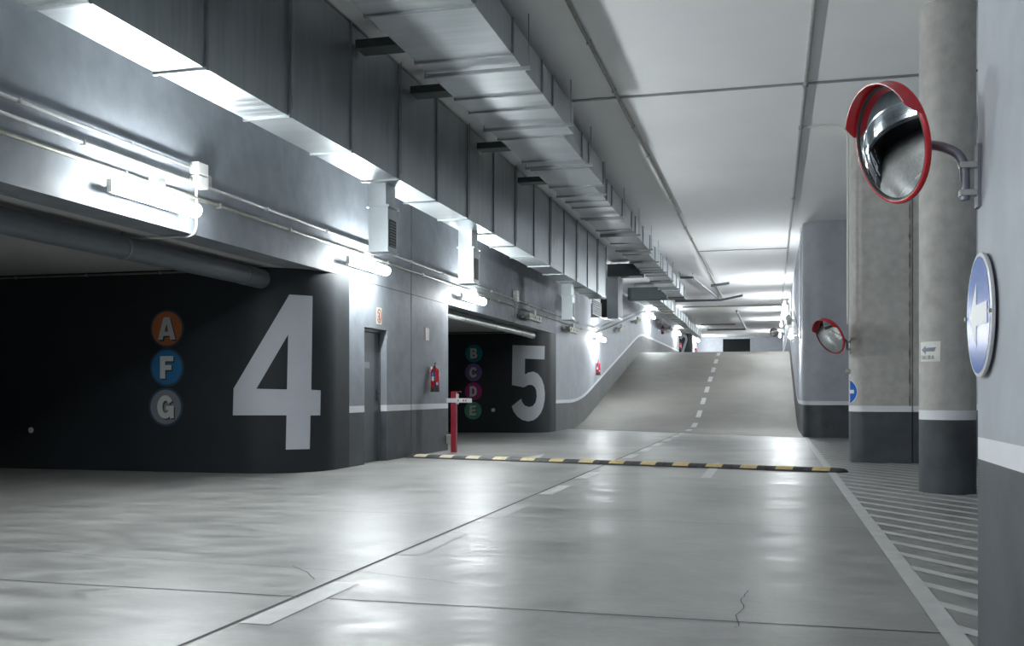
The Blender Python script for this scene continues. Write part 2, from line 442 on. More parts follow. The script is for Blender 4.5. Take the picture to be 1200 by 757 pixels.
def disc_sign(ch, X, Y, Z, r, name_col, desc, group, edge=True):
    t = thing('round_letter_sign', desc, 'sign', (X, Y, Z), group=group)
    def ring(bm, r0, y):
        vsn = [bm.verts.new((r0*math.cos(2*PI*k/48), y, r0*math.sin(2*PI*k/48))) for k in range(48)]
        return vsn
    bm = BM()
    a = ring(bm, r, 0); b = ring(bm, r, -.006); bm.faces.new(b)
    for k in range(48): bm.faces.new((a[k], a[(k+1) % 48], b[(k+1) % 48], b[k]))
    obj('disc_edge', bm, 'ring' if edge else 'disc'+ch, t)
    rr = r*.89 if edge else r*.98
    bm = BM(); b = ring(bm, rr, -.009); a = ring(bm, rr, -.006); bm.faces.new(b)
    for k in range(48): bm.faces.new((a[k], a[(k+1) % 48], b[(k+1) % 48], b[k]))
    obj('disc_face', bm, 'disc'+ch, t)
    h = r*1.16; wd = GL_W[ch]*h*.95
    f = lambda dx, dz, y: (lambda a, b: Vector((-wd/2+a*h*.95+dx, y, -h/2+b*h+dz)))
    obj('printed_drop_tone', poly(BM(), GL[ch], f(r*.07, -r*.07, -.011)), 'shadowart', t)
    obj('letter', poly(BM(), GL[ch], f(0, 0, -.013)), 'letter', t)
    return t
g1 = 'round letter signs stacked left of the number 4'
x4 = lambda px: on_path(pathA, px)[0]
disc_sign('A', x4(196), 12.348, 2.01, .271, 'orange', 'round orange sign with a white letter A, top of the stack on the dark wall', g1)
disc_sign('F', x4(196), 12.348, 1.466, .271, 'blue', 'round blue sign with a white letter F between the orange and grey discs', g1)
disc_sign('G', x4(194.6), 12.348, .91, .271, 'grey', 'round grey sign with a white letter G, bottom of the stack', g1)
g2 = 'round letter signs stacked left of the number 5'
for ch, px, py, col in (('B', 555.4, 414.2, 'teal'), ('C', 554.9, 436.4, 'purple'), ('D', 554.8, 458.6, 'magenta'), ('E', 554.3, 481, 'green')):
    X, Y, d = on_path(pathB, px)
    disc_sign(ch, X, Y+.002, EYE+(HZ-py)*d/F_PX, .25, col, 'round %s sign with a white letter %s on the dark wall beside the number 5' % (col, ch), g2, edge=False)
# small white round wall caps
for path, px, py, r, lab in ((pathA, 36.5, 504, .042, 'small round white cap low on the dark wall left of the letter signs'), (pathB, 578, 480.5, .055, 'small round white cap on the dark wall between the letter E and the number 5')):
    X, Y, d = on_path(path, px)
    bm = lathe(BM(), [(r, 0), (r, .012), (r*.7, .02), (.001, .022)], 20, M4=Matrix.Rotation(PI/2, 4, 'X'))
    o = obj('wall_cap', bm, 'white', wall4 if path is pathA else wall5); o.location = (X, Y+.004, EYE+(HZ-py)*d/F_PX); o['label'] = lab

# ------------------------------------------------------------------ floor markings and joints (children of the floor)
def slab(name, pts, m, parent, z=.003, zfun=None, label=None, n=1):
    bm = BM()
    if zfun:
        # pts = x0,x1,y0,y1
        x0, x1, y0, y1 = pts; last = None
        for i in range(n+1):
            y = y0+(y1-y0)*i/n; a = bm.verts.new((x0, y, zfun(y)+z)); b = bm.verts.new((x1, y, zfun(y)+z))
            if last: bm.faces.new((last[0], last[1], b, a))
            last = (a, b)
    else:
        bm.faces.new([bm.verts.new((x, y, z)) for x, y in pts])
    o = obj(name, bm, m, parent)
    if label: o['label'] = label
    return o
y = 4.30; k = 0
while y < 49:
    if 14.5 < y < 15.6: y += 2.1; k += 1; continue
    if y < 25.5 or y > 28:
        on_ramp = y > 28
        _ = slab('lane_dash', (-2.47, -2.31, y, y+1.08), 'faded', ramp, .012, zf, n=6) if on_ramp else slab('lane_dash', (-2.47, -2.31, y, y+1.08), 'faded' if k in (1, 2) else 'line', floor, .003, zf, n=1)
    else:
        slab('lane_dash', (-2.47, -2.31, y, y+1.08), 'line', floor, .003, zf, n=1)
    y += 2.1; k += 1
slab('edge_line', (.745, .85, 3.0, 26.0), 'line', floor, .004, zf, n=1, label='long white line along the right edge of the drive')
for i in range(38):
    yl = 4.95+.565*i
    if yl > 26: break
    x1 = 1.45 if yl < 3 else 3.0
    L0 = (.86, yl+.06); sl = -1.45
    pts = [(.85, yl), (.85, yl+.17), (x1, yl+.17+sl*(x1-.85)), (x1, yl+sl*(x1-.85))]
    # keep clear of the near wall
    if pts[3][1] < YE+.02:
        xe = .85+(yl-(YE+.02))/1.45
        pts = [(.85, yl), (.85, yl+.17), (xe+.1, YE+.04), (xe, YE+.02)]
    slab('hatch_stripe', pts, 'line', floor, .003)
# lane arrow split by the hump
slab('arrow_marking', [(-.90, 13.2), (-.77, 13.2), (-.77, 14.9), (-.60, 14.9), (-.835, 16.2), (-1.05, 14.9), (-.90, 14.9)], 'line', floor, .004, label='straight ahead white arrow crossing under the speed hump')
slab('arrow_marking', [(-4.25, 16.1), (-3.75, 16.1), (-3.98, 17.6)], 'line', floor, .004, label='white arrowhead left of centre behind the speed hump')
def flr(px, py):
    d = EYE*F_PX/(py-HZ); a = (px-600)/F_PX
    return (d*(a*R_COS-R_SIN), d*(a*R_SIN+R_COS))
slab('arrow_marking', [flr(754, 525), flr(782, 523.4), flr(803, 523.0), flr(801, 524.4), flr(820, 525.4), flr(790, 526.4), flr(772, 525.6)], 'faded', floor, .004, label='faded turning arrow near the foot of the ramp')
# joints and cracks
slab('expansion_joint', (-2.505, -2.485, 3.0, 29.5), 'joint', floor, .0025, zf, n=1)
for yj, wj in ((4.93, .012), (8.6, .006), (12.2, .005), (19.5, .008)):
    pts = []; pts2 = []
    for i in range(41):
        x = -15.9+(19.2)*i/40; j = math.sin(i*1.7)*.004+(-.02)*(x+3)*.15
        pts.append((x, yj+j)); pts2.append((x, yj+j+wj))
    bm = BM(); a = [bm.verts.new((*p, .0022)) for p in pts]; b = [bm.verts.new((*p, .0022)) for p in pts2]
    for i in range(40): bm.faces.new((a[i], a[i+1], b[i+1], b[i]))
    obj('expansion_joint', bm, 'joint', floor)
for seq in ([(877, 693), (868, 703), (872, 712), (862, 722), (866, 734), (860, 737)],
            [(0, 641), (120, 652), (290, 662), (430, 671), (520, 682), (580, 688)],
            [(343, 664), (362, 672), (369, 681)]):
    bm = BM(); pr = None; P = []
    for (a, b), (c, d) in zip(seq, seq[1:]):
        for t in range(5):
            s = t/5; P.append(flr(a+(c-a)*s+random.uniform(-.8, .8), b+(d-b)*s+random.uniform(-.5, .5)))
    for p in P:
        a_ = bm.verts.new((p[0]-.002, p[1], .0024)); b_ = bm.verts.new((p[0]+.002, p[1]+.004, .0024))
        if pr: bm.faces.new((pr[0], pr[1], b_, a_))
        pr = (a_, b_)
    obj('hairline_crack', bm, 'joint', floor)

# ------------------------------------------------------------------ columns
def column_round():
    t = thing('round_column', 'round raw concrete column with dark base beside the near right wall', 'column', (1.885, 11.98, 0))
    for nm, z0, z1, m, r in (('base_band', 0, .81, 'slate', .294), ('white_band', .81, .915, 'stripe', .2945), ('shaft', .915, CEIL-.002, 'raw', .293)):
        obj(nm, lathe(BM(), [(r, z0), (r, z1)], 48), m, t, True)
    return t
column_round()
t = thing('wide_column', 'wide rounded concrete column with dark base behind the round column', 'column', (1.215, 16.72, 0))
def capsule(x1, dep, r, n=10):
    return arc(r, r, r, 270, 180, n)+arc(r, dep-r, r, 180, 90, n)+[(x1, dep), (x1, 0)]
for nm, z0, z1, m in (('base_band', 0, .81, 'slate'), ('white_band', .81, .905, 'stripe'), ('shaft', .905, CEIL-.002, 'raw')):
    obj(nm, prism(BM(), capsule(.90, .75, .2), [z0, z1], lambda a, b: 0), m, t, True)
    pass
t2 = thing('wide_column', 'concrete column half hidden behind the round column, past the rusty joint', 'column', (2.13, 16.735, 0))
for nm, z0, z1, m in (('base_band', 0, .81, 'slate'), ('white_band', .81, .905, 'stripe'), ('shaft', .905, CEIL-.002, 'raw')):
    obj(nm, box(BM(), (0, 0, z0), (.9, .7, z1)), m, t2)
M['rust'] = mat('stained_filler', (.17, .14, .11), .8, noise=.5, nscale=5)
bm = BM(); last = None
for i in range(60):
    z = .9+i*(CEIL-.91)/59; q = .012+.006*math.sin(i*1.3)+.005*math.sin(i*3.1)
    a = bm.verts.new((.872-q, -.004, z)); b = bm.verts.new((.872+q*.6, -.004, z))
    if last: bm.faces.new((last[0], last[1], b, a))
    last = (a, b)
obj('joint_filler', bm, 'rust', t)

# ------------------------------------------------------------------ speed hump
P0 = Vector((-6.02, 16.25, 0)); P1 = Vector((.93, 14.68, 0)); dirv = (P1-P0); LEN = dirv.length; ang = math.atan2(dirv.y, dirv.x)
t = thing('speed_hump', 'black and yellow rubber speed hump across the drive', 'speed bump', P0, (0, 0, ang))
NS = 28; sl_ = LEN/NS
def hump_prof(sc=1.0):
    return [(-.19, .0), (-.165, .022), (-.10, .045), (-.04, .055), (.04, .055), (.10, .045), (.165, .022), (.19, .0)]
def hump(x0, x1, lift=0, top=False):
    bm = BM(); pr = hump_prof(); a = [bm.verts.new((x0, y, z+lift)) for y, z in pr]; b = [bm.verts.new((x1, y, z+lift)) for y, z in pr]
    for i in range(len(pr)-1): bm.faces.new((a[i], a[i+1], b[i+1], b[i]))
    bm.faces.new(a); bm.faces.new(b); bm.faces.new((a[0], a[-1], b[-1], b[0]))
    return bm
for i in range(14):
    x0 = i*2*sl_; g = .004
    obj('rubber_module', hump(x0+g, x0+2*sl_-g), 'black', t)
    bm = BM(); xa, xb = x0+sl_*.55, x0+sl_*1.5
    pr = [(-.172, .0235), (-.10, .051), (-.045, .059), (.045, .059), (.10, .051)]
    a = [bm.verts.new((xa, y_, z_)) for y_, z_ in pr]; b = [bm.verts.new((xb, y_, z_)) for y_, z_ in pr]
    for q in range(len(pr)-1): bm.faces.new((a[q], a[q+1], b[q+1], b[q]))
    obj('yellow_inset', bm, 'pale' if i in (0, 1, 2) else 'yellow', t)
bm = BM(); lathe(bm, [(.001, .0), (.19, .0), (.17, .022), (.1, .045), (.001, .055)], 20)
bmesh.ops.delete(bm, geom=[v for v in bm.verts if v.co.x < -.02], context='VERTS')
for v in bm.verts: v.co.x = v.co.x*.5+LEN
obj('end_cap', bm, 'black', t)

# ------------------------------------------------------------------ metal door in the left wall
t = thing('door_metal', '', 'door'); bpy.data.objects.remove(t)
df = BM(); box(df, (XL-.40, 14.38, 0), (XL-.09, 14.42, 2.125)); box(df, (XL-.40, 15.24, 0), (XL-.105, 15.285, 2.125)); box(df, (XL-.40, 14.42, 2.08), (XL-.09, 15.24, 2.125))
door = struct('door_1', df, 'door')
bm = BM(); box(bm, (XL-.17, 14.425, .01), (XL-.12, 15.235, 2.075), bev=.004); leaf = obj('door_leaf', bm, 'door', door)
bm = BM(); box(bm, (XL-.12, 14.46, 1.50), (XL-.117, 14.86, 1.60)); obj('door_plate', bm, 'plate', leaf)
bm = BM(); box(bm, (XL-.12, 15.12, .98), (XL-.108, 15.16, 1.16)); tube(bm, [(XL-.11, 15.14, 1.1), (XL-.06, 15.14, 1.1), (XL-.055, 14.99, 1.1)], .009, 8, bend=.02); tube(bm, [(XL-.115, 15.14, 1.02), (XL-.10, 15.14, 1.02)], .012, 8)
obj('door_handle', bm, 'black', leaf)

def wall_rect(bm, x, y0, y1, z0, z1, mi=0): return box(bm, (x, y0, z0), (x+.004, y1, z1), mi)
# prohibition sign above the door
t = thing('prohibition_sign', 'small cream sign with a red ring above the metal door', 'sign', (XL+.002, 14.95, 2.34))
obj('plate', box(BM(), (0, -.11, -.135), (.004, .11, .135)), 'cream', t)
MX = Matrix.Rotation(PI/2, 4, 'Y')
bm = BM(); n = 32
o_ = [bm.verts.new((.006, .095*math.cos(2*PI*k/n), .115*math.sin(2*PI*k/n))) for k in range(n)]
i_ = [bm.verts.new((.006, .072*math.cos(2*PI*k/n), .090*math.sin(2*PI*k/n))) for k in range(n)]
for k in range(n): bm.faces.new((o_[k], o_[(k+1) % n], i_[(k+1) % n], i_[k]))
bm.faces.new([bm.verts.new(p) for p in ((.0065, -.055, .07), (.0065, -.04, .08), (.0065, .058, -.068), (.0065, .045, -.08))])
obj('red_ring', bm, 'warn', t)
bm = BM()
for pts in ([(-.02, .055), (.02, .055), (.02, -.0), (-.02, -.0)], [(-.035, .0), (.035, .0), (.03, -.02), (-.03, -.02)], [(-.02, -.02), (.0, -.02), (-.005, -.07), (-.03, -.07)], [(.005, -.02), (.025, -.02), (.03, -.07), (.01, -.07)]):
    bm.faces.new([bm.verts.new((.0055, a, b)) for a, b in pts])
obj('walking_figure', bm, 'black', t)
# extinguisher notice
def notice(y, z, label, grp):
    t = thing('extinguisher_notice', label, 'sign', (XL+.002, y, z), group=grp)
    obj('plate', box(BM(), (0, -.105, -.12), (.004, .105, .12)), 'white', t)
    bm = BM(); box(bm, (.004, -.105, -.12), (.006, -.055, .12)); box(bm, (.004, .03, -.12), (.006, .05, .10)); box(bm, (.004, -.055, .1), (.006, .10, .12))
    obj('red_print', bm, 'pink', t); return t
notice(17.25, 2.19, 'small red and white notice above the nearest fire extinguisher', 'fire extinguisher notices')

# ------------------------------------------------------------------ fire extinguishers
def extinguisher(loc, label):
    t = thing('fire_extinguisher', label, 'fire extinguisher', loc, group='red fire extinguishers on the left wall')
    obj('cylinder_body', lathe(BM(), [(.001, .0), (.078, .0), (.08, .01), (.08, .36), (.072, .40), (.045, .435), (.024, .445), (.024, .46), (.001, .46)], 28), 'red', t, True)
    obj('base_ring', lathe(BM(), [(.083, -.004), (.083, .085)], 28), 'black', t, True)
    bm = BM(); lathe(bm, [(.001, .455), (.022, .455), (.022, .49), (.012, .50), (.001, .50)], 14); obj('valve', bm, 'steel', t)
    bm = BM(); tube(bm, [(0, 0, .495), (0, .0, .52), (.03, -.05, .53)], .009, 8, bend=.01); tube(bm, [(0, 0, .50), (.02, -.06, .49)], .008, 8); obj('squeeze_handle', bm, 'black', t)
    bm = BM(); tube(bm, [(0, -.02, .475), (.0, -.09, .47), (.02, -.10, .36), (.03, -.095, .14)], .011, 8, bend=.05); tube(bm, [(.03, -.095, .14), (.03, -.095, .09)], .016, 8); obj('hose', bm, 'black', t)
    bm = BM()
    for mi, a0, a1, z0, z1 in ((0, -120, -65, .28, .35), (1, -120, -65, .20, .28), (0, -70, -25, .12, .18), (1, -55, -32, .13, .165)):
        vs0 = []
        for k in range(7):
            a = math.radians(a0+(a1-a0)*k/6); r = .0815+.0006*mi
            vs0.append((bm.verts.new((r*math.cos(a), r*math.sin(a), z0)), bm.verts.new((r*math.cos(a), r*math.sin(a), z1))))
        for p, q in zip(vs0, vs0[1:]):
            f = bm.faces.new((p[0], q[0], q[1], p[1])); f.material_index = mi
    obj('body_label', bm, ['labelblue', 'white'], t)
    obj('wall_hook', box(BM(), (-.10, -.02, .36), (-.07, .02, .47)), 'steel', t)
    return t
ex = extinguisher((XL+.10, 17.42, 1.13), 'red fire extinguisher on the grey wall between the metal door and the red post')
d_ = 7381/(905-697.5)
ey = 35.2
dup(ex, (XL+.10, ey, zf(ey)+1.16), 'red fire extinguisher under the lit lamp at the foot of the ramp wall')
dup(ex, (XL+.10, 56.9, ZTOP+1.36), 'red fire extinguisher high on the ramp wall past the crest')
dup(ex, (XL+.12, 68.0, ZTOP+.95), 'small red fire extinguisher beside the painted number 2')
dup(ex, (-5.48, 75.0, ZTOP+.90), 'red fire extinguisher on the white end of the wall past the number 2')

# ------------------------------------------------------------------ red barrier post
t = thing('barrier_post', 'short red square post with a small white arm beside the left wall end', 'post', (-5.69, 17.6, 0))
obj('post', box(BM(), (-.05, -.05, .01), (.05, .05, 1.12), bev=.006), 'postred', t)
obj('base_plate', box(BM(), (-.10, -.09, 0), (.10, .09, .012), bev=.003), 'steel', t)
obj('top_plate', box(BM(), (-.05, -.03, 1.12), (.13, .03, 1.14)), 'postred', t)
obj('side_bracket', box(BM(), (.052, -.05, .90), (.085, .03, 1.09), bev=.004), 'white', t)
a_ = obj('arm', box(BM(), (-.12, -.075, .93), (.36, -.052, 1.01), bev=.003), 'white', t)
bm = BM()
for x in (.09, .19, .235): box(bm, (x, -.078, .955), (x+.028, -.0755, .985))
obj('red_mark', bm, 'warn', a_)
o = obj('socket_box', box(BM(), (XL+.03, 18.36, .12), (XL+.13, 18.50, .30), bev=.01), 'dplast'); tag(o, 'small grey electrical box at the foot of the wall behind the red post', 'electrical box')
o.data.transform(Matrix.Translation((-.03, 0, 0)))

# ------------------------------------------------------------------ conduits on the left wall
def wz(y, base):   # height of the wall conduits following the ramp
    if y < 35: return base
    return min(base+(y-35)*.134, base+1.95)
def conduit(name, pts, r, m, label, group=None, clips=None, bend=.1):
    o = thing(name, label, 'conduit', pts[0], group=group)
    org = Vector(pts[0])
    obj('pipe_run', tube(BM(), [Vector(p)-org for p in pts], r, 8, bend=bend), m, o, True)
    if clips:
        for (c, axis) in clips:
            c = Vector(c)-org
            b = BM(); e = r*1.35
            h = Vector((e, e, e)); h[axis] = .012
            box(b, c-h, c+h); obj('clip', b, 'steel', o)
    return o
gC = 'steel conduits along the left wall'
def clipsY(x, y0, y1, zfun, st): 
    out = []; y = y0
    while y < y1: out.append(((x, y, zfun(y)), 1)); y += st
    return out
xc = XL+.045
conduit('wall_conduit', [(xc, -9.9, 3.53), (xc, 9.55, 3.53)], .017, 'steel', 'topmost of the three conduits left of the junction box', gC, clipsY(xc, 1, 9.4, lambda y: 3.53, 1.5))
conduit('wall_conduit', [(xc, -9.9, 3.38), (xc, 35, 3.38), (xc, 49.5, 3.38+1.95), (xc, 68, 3.38+1.95)], .019, 'steel', 'upper long conduit running along the left wall and up the ramp', gC, clipsY(xc, 1, 34, lambda y: 3.38, 1.7))
conduit('wall_conduit', [(xc, -9.9, 3.22), (xc, 35, 3.22), (xc, 49.5, 3.22+1.95), (xc, 68, 3.22+1.95)], .021, 'olive', 'lower long conduit that carries the lamps along the left wall', gC, clipsY(xc, 1.6, 34, lambda y: 3.22, 1.7))
def jbox(y, z, label, h=.27, w_=.2):
    t = thing('junction_box', label, 'junction box', (XL, y, z), group='junction boxes on the left wall')
    obj('box_body', box(BM(), (0, -w_/2, -h/2), (.11, w_/2, -.005), bev=.008), 'wplast', t)
    obj('box_body', box(BM(), (0, -w_/2, .005), (.11, w_/2, h/2), bev=.008), 'wplast', t)
    obj('blank_plate', box(BM(), (0, w_/2+.02, -h*.35), (.03, w_/2+.20, h*.22), bev=.01), 'wplast', t)
    return t
jb = jbox(9.68, 3.47, 'white double junction box above the first lamp with a down pipe')
dup(jb, (XL, 23.6, 3.47), 'white junction box on the beam above the number 5 bay')
conduit('drop_conduit', [(XL+.05, 9.63, 3.34), (XL+.05, 9.63, 2.81), (-7.2, 9.63, 2.81)], .015, 'wplast', 'thin white pipe dropping from the first junction box and under the beam', 'drop pipes', bend=.12)
conduit('drop_conduit', [(XL+.05, 23.55, 3.34), (XL+.05, 23.55, 2.80), (-7.2, 23.55, 2.80)], .013, 'olive', 'thin pipe dropping from the second junction box over the number 5 bay', 'drop pipes', bend=.12)
# pipe along the top of the dark bay walls
conduit('bay_conduit', [(-15.9, 12.31, 2.79), (-7.0, 12.31, 2.79)], .014, 'olive', 'thin conduit along the top of the dark wall above the letter A', 'bay conduits', [((-8.3-i*1.2, 12.31, 2.79), 0) for i in range(4)])
conduit('bay_conduit', [(-15.9, 26.96, 2.79), (-7.1, 26.96, 2.79)], .014, 'olive', 'thin conduit along the top of the dark wall above the letter B', 'bay conduits')
# large drain pipes
def drain(x, y0, y1, z, r, m, label):
    t = thing('drain_pipe', label, 'pipe', (x, y0, z), group='drain pipes under the bay ceilings')
    obj('pipe_run', tube(BM(), [(0, 0, 0), (0, y1-y0, 0)], r, 24), m, t, True)
    y = 1.7
    while y < y1-y0-.2:
        obj('clamp', tube(BM(), [(0, y, 0), (0, y+.03, 0)], r+.006, 24), 'olive', t, True)
        obj('hanger', tube(BM(), [(0, y+.015, r), (0, y+.015, 2.83-z)], .006, 6), 'olive', t)
        y += 2.5
    obj('end_socket', tube(BM(), [(0, y1-y0-.5, 0), (0, y1-y0, 0)], r+.009, 24), m, t, True)
    return t
drain(-6.75, -9.9, 12.34, 2.665, .125, 'pvc', 'large dark grey drain pipe under the ceiling of the number 4 bay')
drain(-6.42, 18.72, 26.9, 2.70, .075, 'steel', 'long pale drain pipe under the ceiling of the number 5 bay')

# ------------------------------------------------------------------ tube lamps
def tube_lamp(name, lit, label, group):
    t = thing(name, label, 'lamp', group=group)
    L2 = .66
    bm = BM(); box(bm, (-.075, -L2-.02, -.062 if lit else -.01), (-.012 if lit else .055, L2+.02, .062 if lit else .075), bev=.008); obj('housing', bm, 'wplast' if lit else 'dplast', t)
    bm = BM()
    if lit:
        n = 20; prof = [(-.02+.085*math.cos(-PI/2+PI*k/n), .075*math.sin(-PI/2+PI*k/n)) for k in range(n+1)]
        a = [bm.verts.new((x+.008, -L2-.02, z)) for x, z in prof]; b = [bm.verts.new((x+.008, L2+.02, z)) for x, z in prof]
        for k in range(n): bm.faces.new((a[k], a[k+1], b[k+1], b[k]))
        bm.faces.new(a); bm.faces.new(b); bm.faces.new((a[0], a[-1], b[-1], b[0]))
        obj('diffuser', bm, 'lit', t)
    else:
        box(bm, (-.05, -L2, -.09), (.06, L2, -.012), bev=.02); obj('diffuser', bm, 'dplast', t)
        for s in (-.45, 0, .45):
            obj('catch', box(BM(), (.05, s-.03, -.05), (.07, s+.03, .05)), 'steel', t)
    bm = BM(); box(bm, (-.05, -.07, .058), (.05, .07, .20), bev=.008); obj('mounting_box', bm, 'wplast', t)
    for s in (-.35, .35): obj('wall_bracket', box(BM(), (-.233, s-.02, -.02), (-.06, s+.02, .02)), 'steel', t)
    return t
LX = XL+.235
labs = {0: 'lit tube lamp on the beam left of the first junction box, largest in view', 1: 'lit tube lamp on the beam above the edge of the number 4 wall',
        2: 'lit tube lamp at the left end of the number 5 opening', 5: 'lit tube lamp where the wall conduits turn up the ramp', 8: 'lit tube lamp where the conduits reach the ceiling', 11: 'lit tube lamp at the far end of the left wall'}
offl = {3: 'unlit tube lamp on the beam over the number 5', 4: 'unlit tube lamp just right of the number 5 opening', 6: 'lower unlit tube lamp on the slanting conduits', 7: 'upper unlit tube lamp on the slanting conduits',
        9: 'nearer unlit tube lamp on the level conduits past the crest', 10: 'farther unlit tube lamp on the level conduits past the crest'}
lit0 = off0 = None
Ys = {-3: -7.4, -2: -2.05, -1: 3.3, 0: 8.65, 1: 14.0, 2: 19.45, 3: 24.7, 4: 29.8, 5: 35.0, 6: 40.0, 7: 45.0, 8: 50.6, 9: 55.0, 10: 60.0, 11: 65.6}  # negative keys: unseen lamps added to brighten the foreground and ceiling
for k, yy in Ys.items():
    z = wz(yy, 3.22)-.20
    slope = math.atan(.134) if 35.5 < yy < 49.5 else 0
    if k in offl:
        if off0 is None:
            off0 = tube_lamp('tube_lamp', False, offl[k], 'tube lamps on the left wall'); off0.location = (LX, yy, z)
        else: dup(off0, (LX, yy, z), offl[k], rot=(slope, 0, 0))
    else:
        lb = labs.get(k, 'added lit tube lamp on the beam, unseen beyond the left frame edge')
        if lit0 is None:
            lit0 = tube_lamp('tube_lamp', True, lb, 'tube lamps on the left wall'); lit0.location = (LX, yy, z)
        else: dup(lit0, (LX, yy, z), lb)
# right wall lamps along the ramp
for (yy, z, lb) in ((28.9, 2.72, 'lit tube lamp lowest on the right ramp wall, beside the wall corner'), (38.8, 4.15, 'lit tube lamp midway up the right ramp wall'), (45.5, 4.95, 'lit tube lamp near the top of the right ramp wall'), (52.5, 5.05, 'first lit tube lamp past the crest on the right wall'), (59.5, 5.05, 'second lit tube lamp past the crest on the right wall'), (71.0, 5.05, 'lit tube lamp at the far end of the right wall')):
    dup(lit0, (XR-.235, yy, z), lb, 'tube lamps on the right ramp wall', rot=(0, 0, PI))
dup(off0, (XR-.235, 33.5, 3.45), 'unlit tube lamp between the lit ones on the right ramp wall', 'tube lamps on the right ramp wall', rot=(-.14, 0, PI))
dup(lit0, (-5.365, 75.6, 5.05), 'added lit tube lamp brightening the far end, on the white end of the wall')  # extra lamp added to brighten the far wall
gR = 'conduits on the right ramp wall'
conduit('wall_conduit', [(XR-.045, 26.9, 2.55), (XR-.045, 45, 5.12), (XR-.045, 68, 5.15)], .02, 'steel', 'slanting conduit carrying the lamps up the right ramp wall', gR)
conduit('wall_conduit', [(XR-.04, 26.9, 5.39), (XR-.04, 26.9, 2.5)], .016, 'wplast', 'thin vertical pipe near the corner of the right ramp wall', gR)

# ------------------------------------------------------------------ air ducts
def duct(name, label, secs, ys, m='galv', rods=None, struts=None, ext=.022):
    """secs(y)-> xl, xr, zb, zt"""
    t = thing(name, label, 'duct', (0, 0, 0), group=None)
    for y0, y1 in zip(ys, ys[1:]):
        xl, xr, zb, zt = secs((y0+y1)/2)
        bm = BM(); box(bm, (xl, y0+.018, zb), (xr, y1-.018, zt)); obj('duct_section', bm, m, t)
    for y in ys:
        xl, xr, zb, zt = secs(y+.01); xl2, xr2, zb2, zt2 = secs(y-.01)
        xr = max(xr, xr2); xl = min(xl, xl2)
        bm = BM(); box(bm, (xl-ext, y-.018, zb-ext), (xr+ext, y+.018, zt+ext*.5)); obj('flange', bm, 'flange', t)
    return t
yA = [-1.5+1.52*i for i in range(21)]; yA = [y for y in yA if y < 29.2]; 
secA = lambda y: (-5.18, -4.70, 3.885, 5.36)
dA = duct('supply_duct', 'tall narrow galvanised duct, the left one of the two big ducts', secA, yA)
for y in yA[1::2]:
    obj('hanger_rod', tube(BM(), [(-4.66, y, 3.95), (-4.66, y, CEIL)], .006, 6), 'flange', dA)
yB = [-2.0]; st = [1.35, .75]; i = 0
while yB[-1] < 36.4: yB.append(yB[-1]+(1.45 if i % 3 else .62)); i += 1
def secB(y):
    xr = -2.77
    if y > 13.9: xr = -2.93
    if y > 17.8: xr = -3.10
    if y > 26.5: xr = -3.20
    if y > 33: xr = -3.26
    return (-3.88, xr, 4.83, 5.22)
dB = duct('extract_duct', 'wide flat galvanised duct under the ceiling, the right one of the two big ducts', secB, yB)
y = 1.2
while y < 36:
    xl, xr, zb, zt = secB(y)
    for x in (xr+.10, xl-.025):
        obj('hanger_rod', tube(BM(), [(x, y, zb-.03), (x, y, CEIL)], .006, 6), 'flange', dB)
    obj('support_bar', box(BM(), (xl-.035, y-.02, zb-.065), (xr+.13, y+.02, zb-.025)), 'flange', dB)
    y += 2.45
# short cross ducts between the two
for i, y in enumerate((10.6, 12.4, 15.5, 18.2)):
    bm = BM(); box(bm, (-4.655, y+.1, 5.08), (-3.94, y+.38, 5.18)); o = obj('cross_duct', bm, 'dkduct'); tag(o, '%s dark cross duct between the two big ducts' % ('nearest short', 'second nearest short', 'third nearest short', 'farthest short')[i], 'duct', 'cross ducts between the big ducts')
# drops from the left duct with side grilles
def drop(y, zb, label, w_=.27, dep=.34):
    t = thing('duct_outlet', label, 'air outlet', (-5.18, y, 0), group='grille outlets hanging from the left duct')
    bm = BM(); box(bm, (0, 0, zb+.60), (w_*.9, dep, 3.883)); obj('neck', bm, 'galv', t)
    bm = BM(); box(bm, (-.0, 0, zb), (w_, dep, zb+.60)); bx = obj('outlet_box', bm, 'galv', t)
    bm = BM(); box(bm, (-.025, -.025, zb+.585), (w_+.025, dep+.025, zb+.615)); obj('flange', bm, 'galv', t); bm = box(BM(), (-.02, -.02, zb-.008), (w_+.02, dep+.02, zb+.01)); obj('bottom_lip', bm, 'galv', t)
    bm = BM(); box(bm, (w_, .05, zb+.07), (w_+.006, dep-.05, zb+.43)); g = obj('grille', bm, 'mesh', bx)
    bm = BM()
    for i in range(9):
        z = zb+.08+i*.038; box(bm, (w_+.006, .05, z), (w_+.014, dep-.05, z+.008))
    obj('slats', bm, 'flange', g)
    return t
o1 = drop(12.35, 2.98, 'grille outlet box hanging over the second lamp, nearest in view')
dup(o1, (-5.18, 16.25, 0), 'grille outlet box hanging above the third lamp')
dup(o1, (-5.18, 24.9, 0), 'grille outlet box under the left duct past the unlit lamp above the number 5')
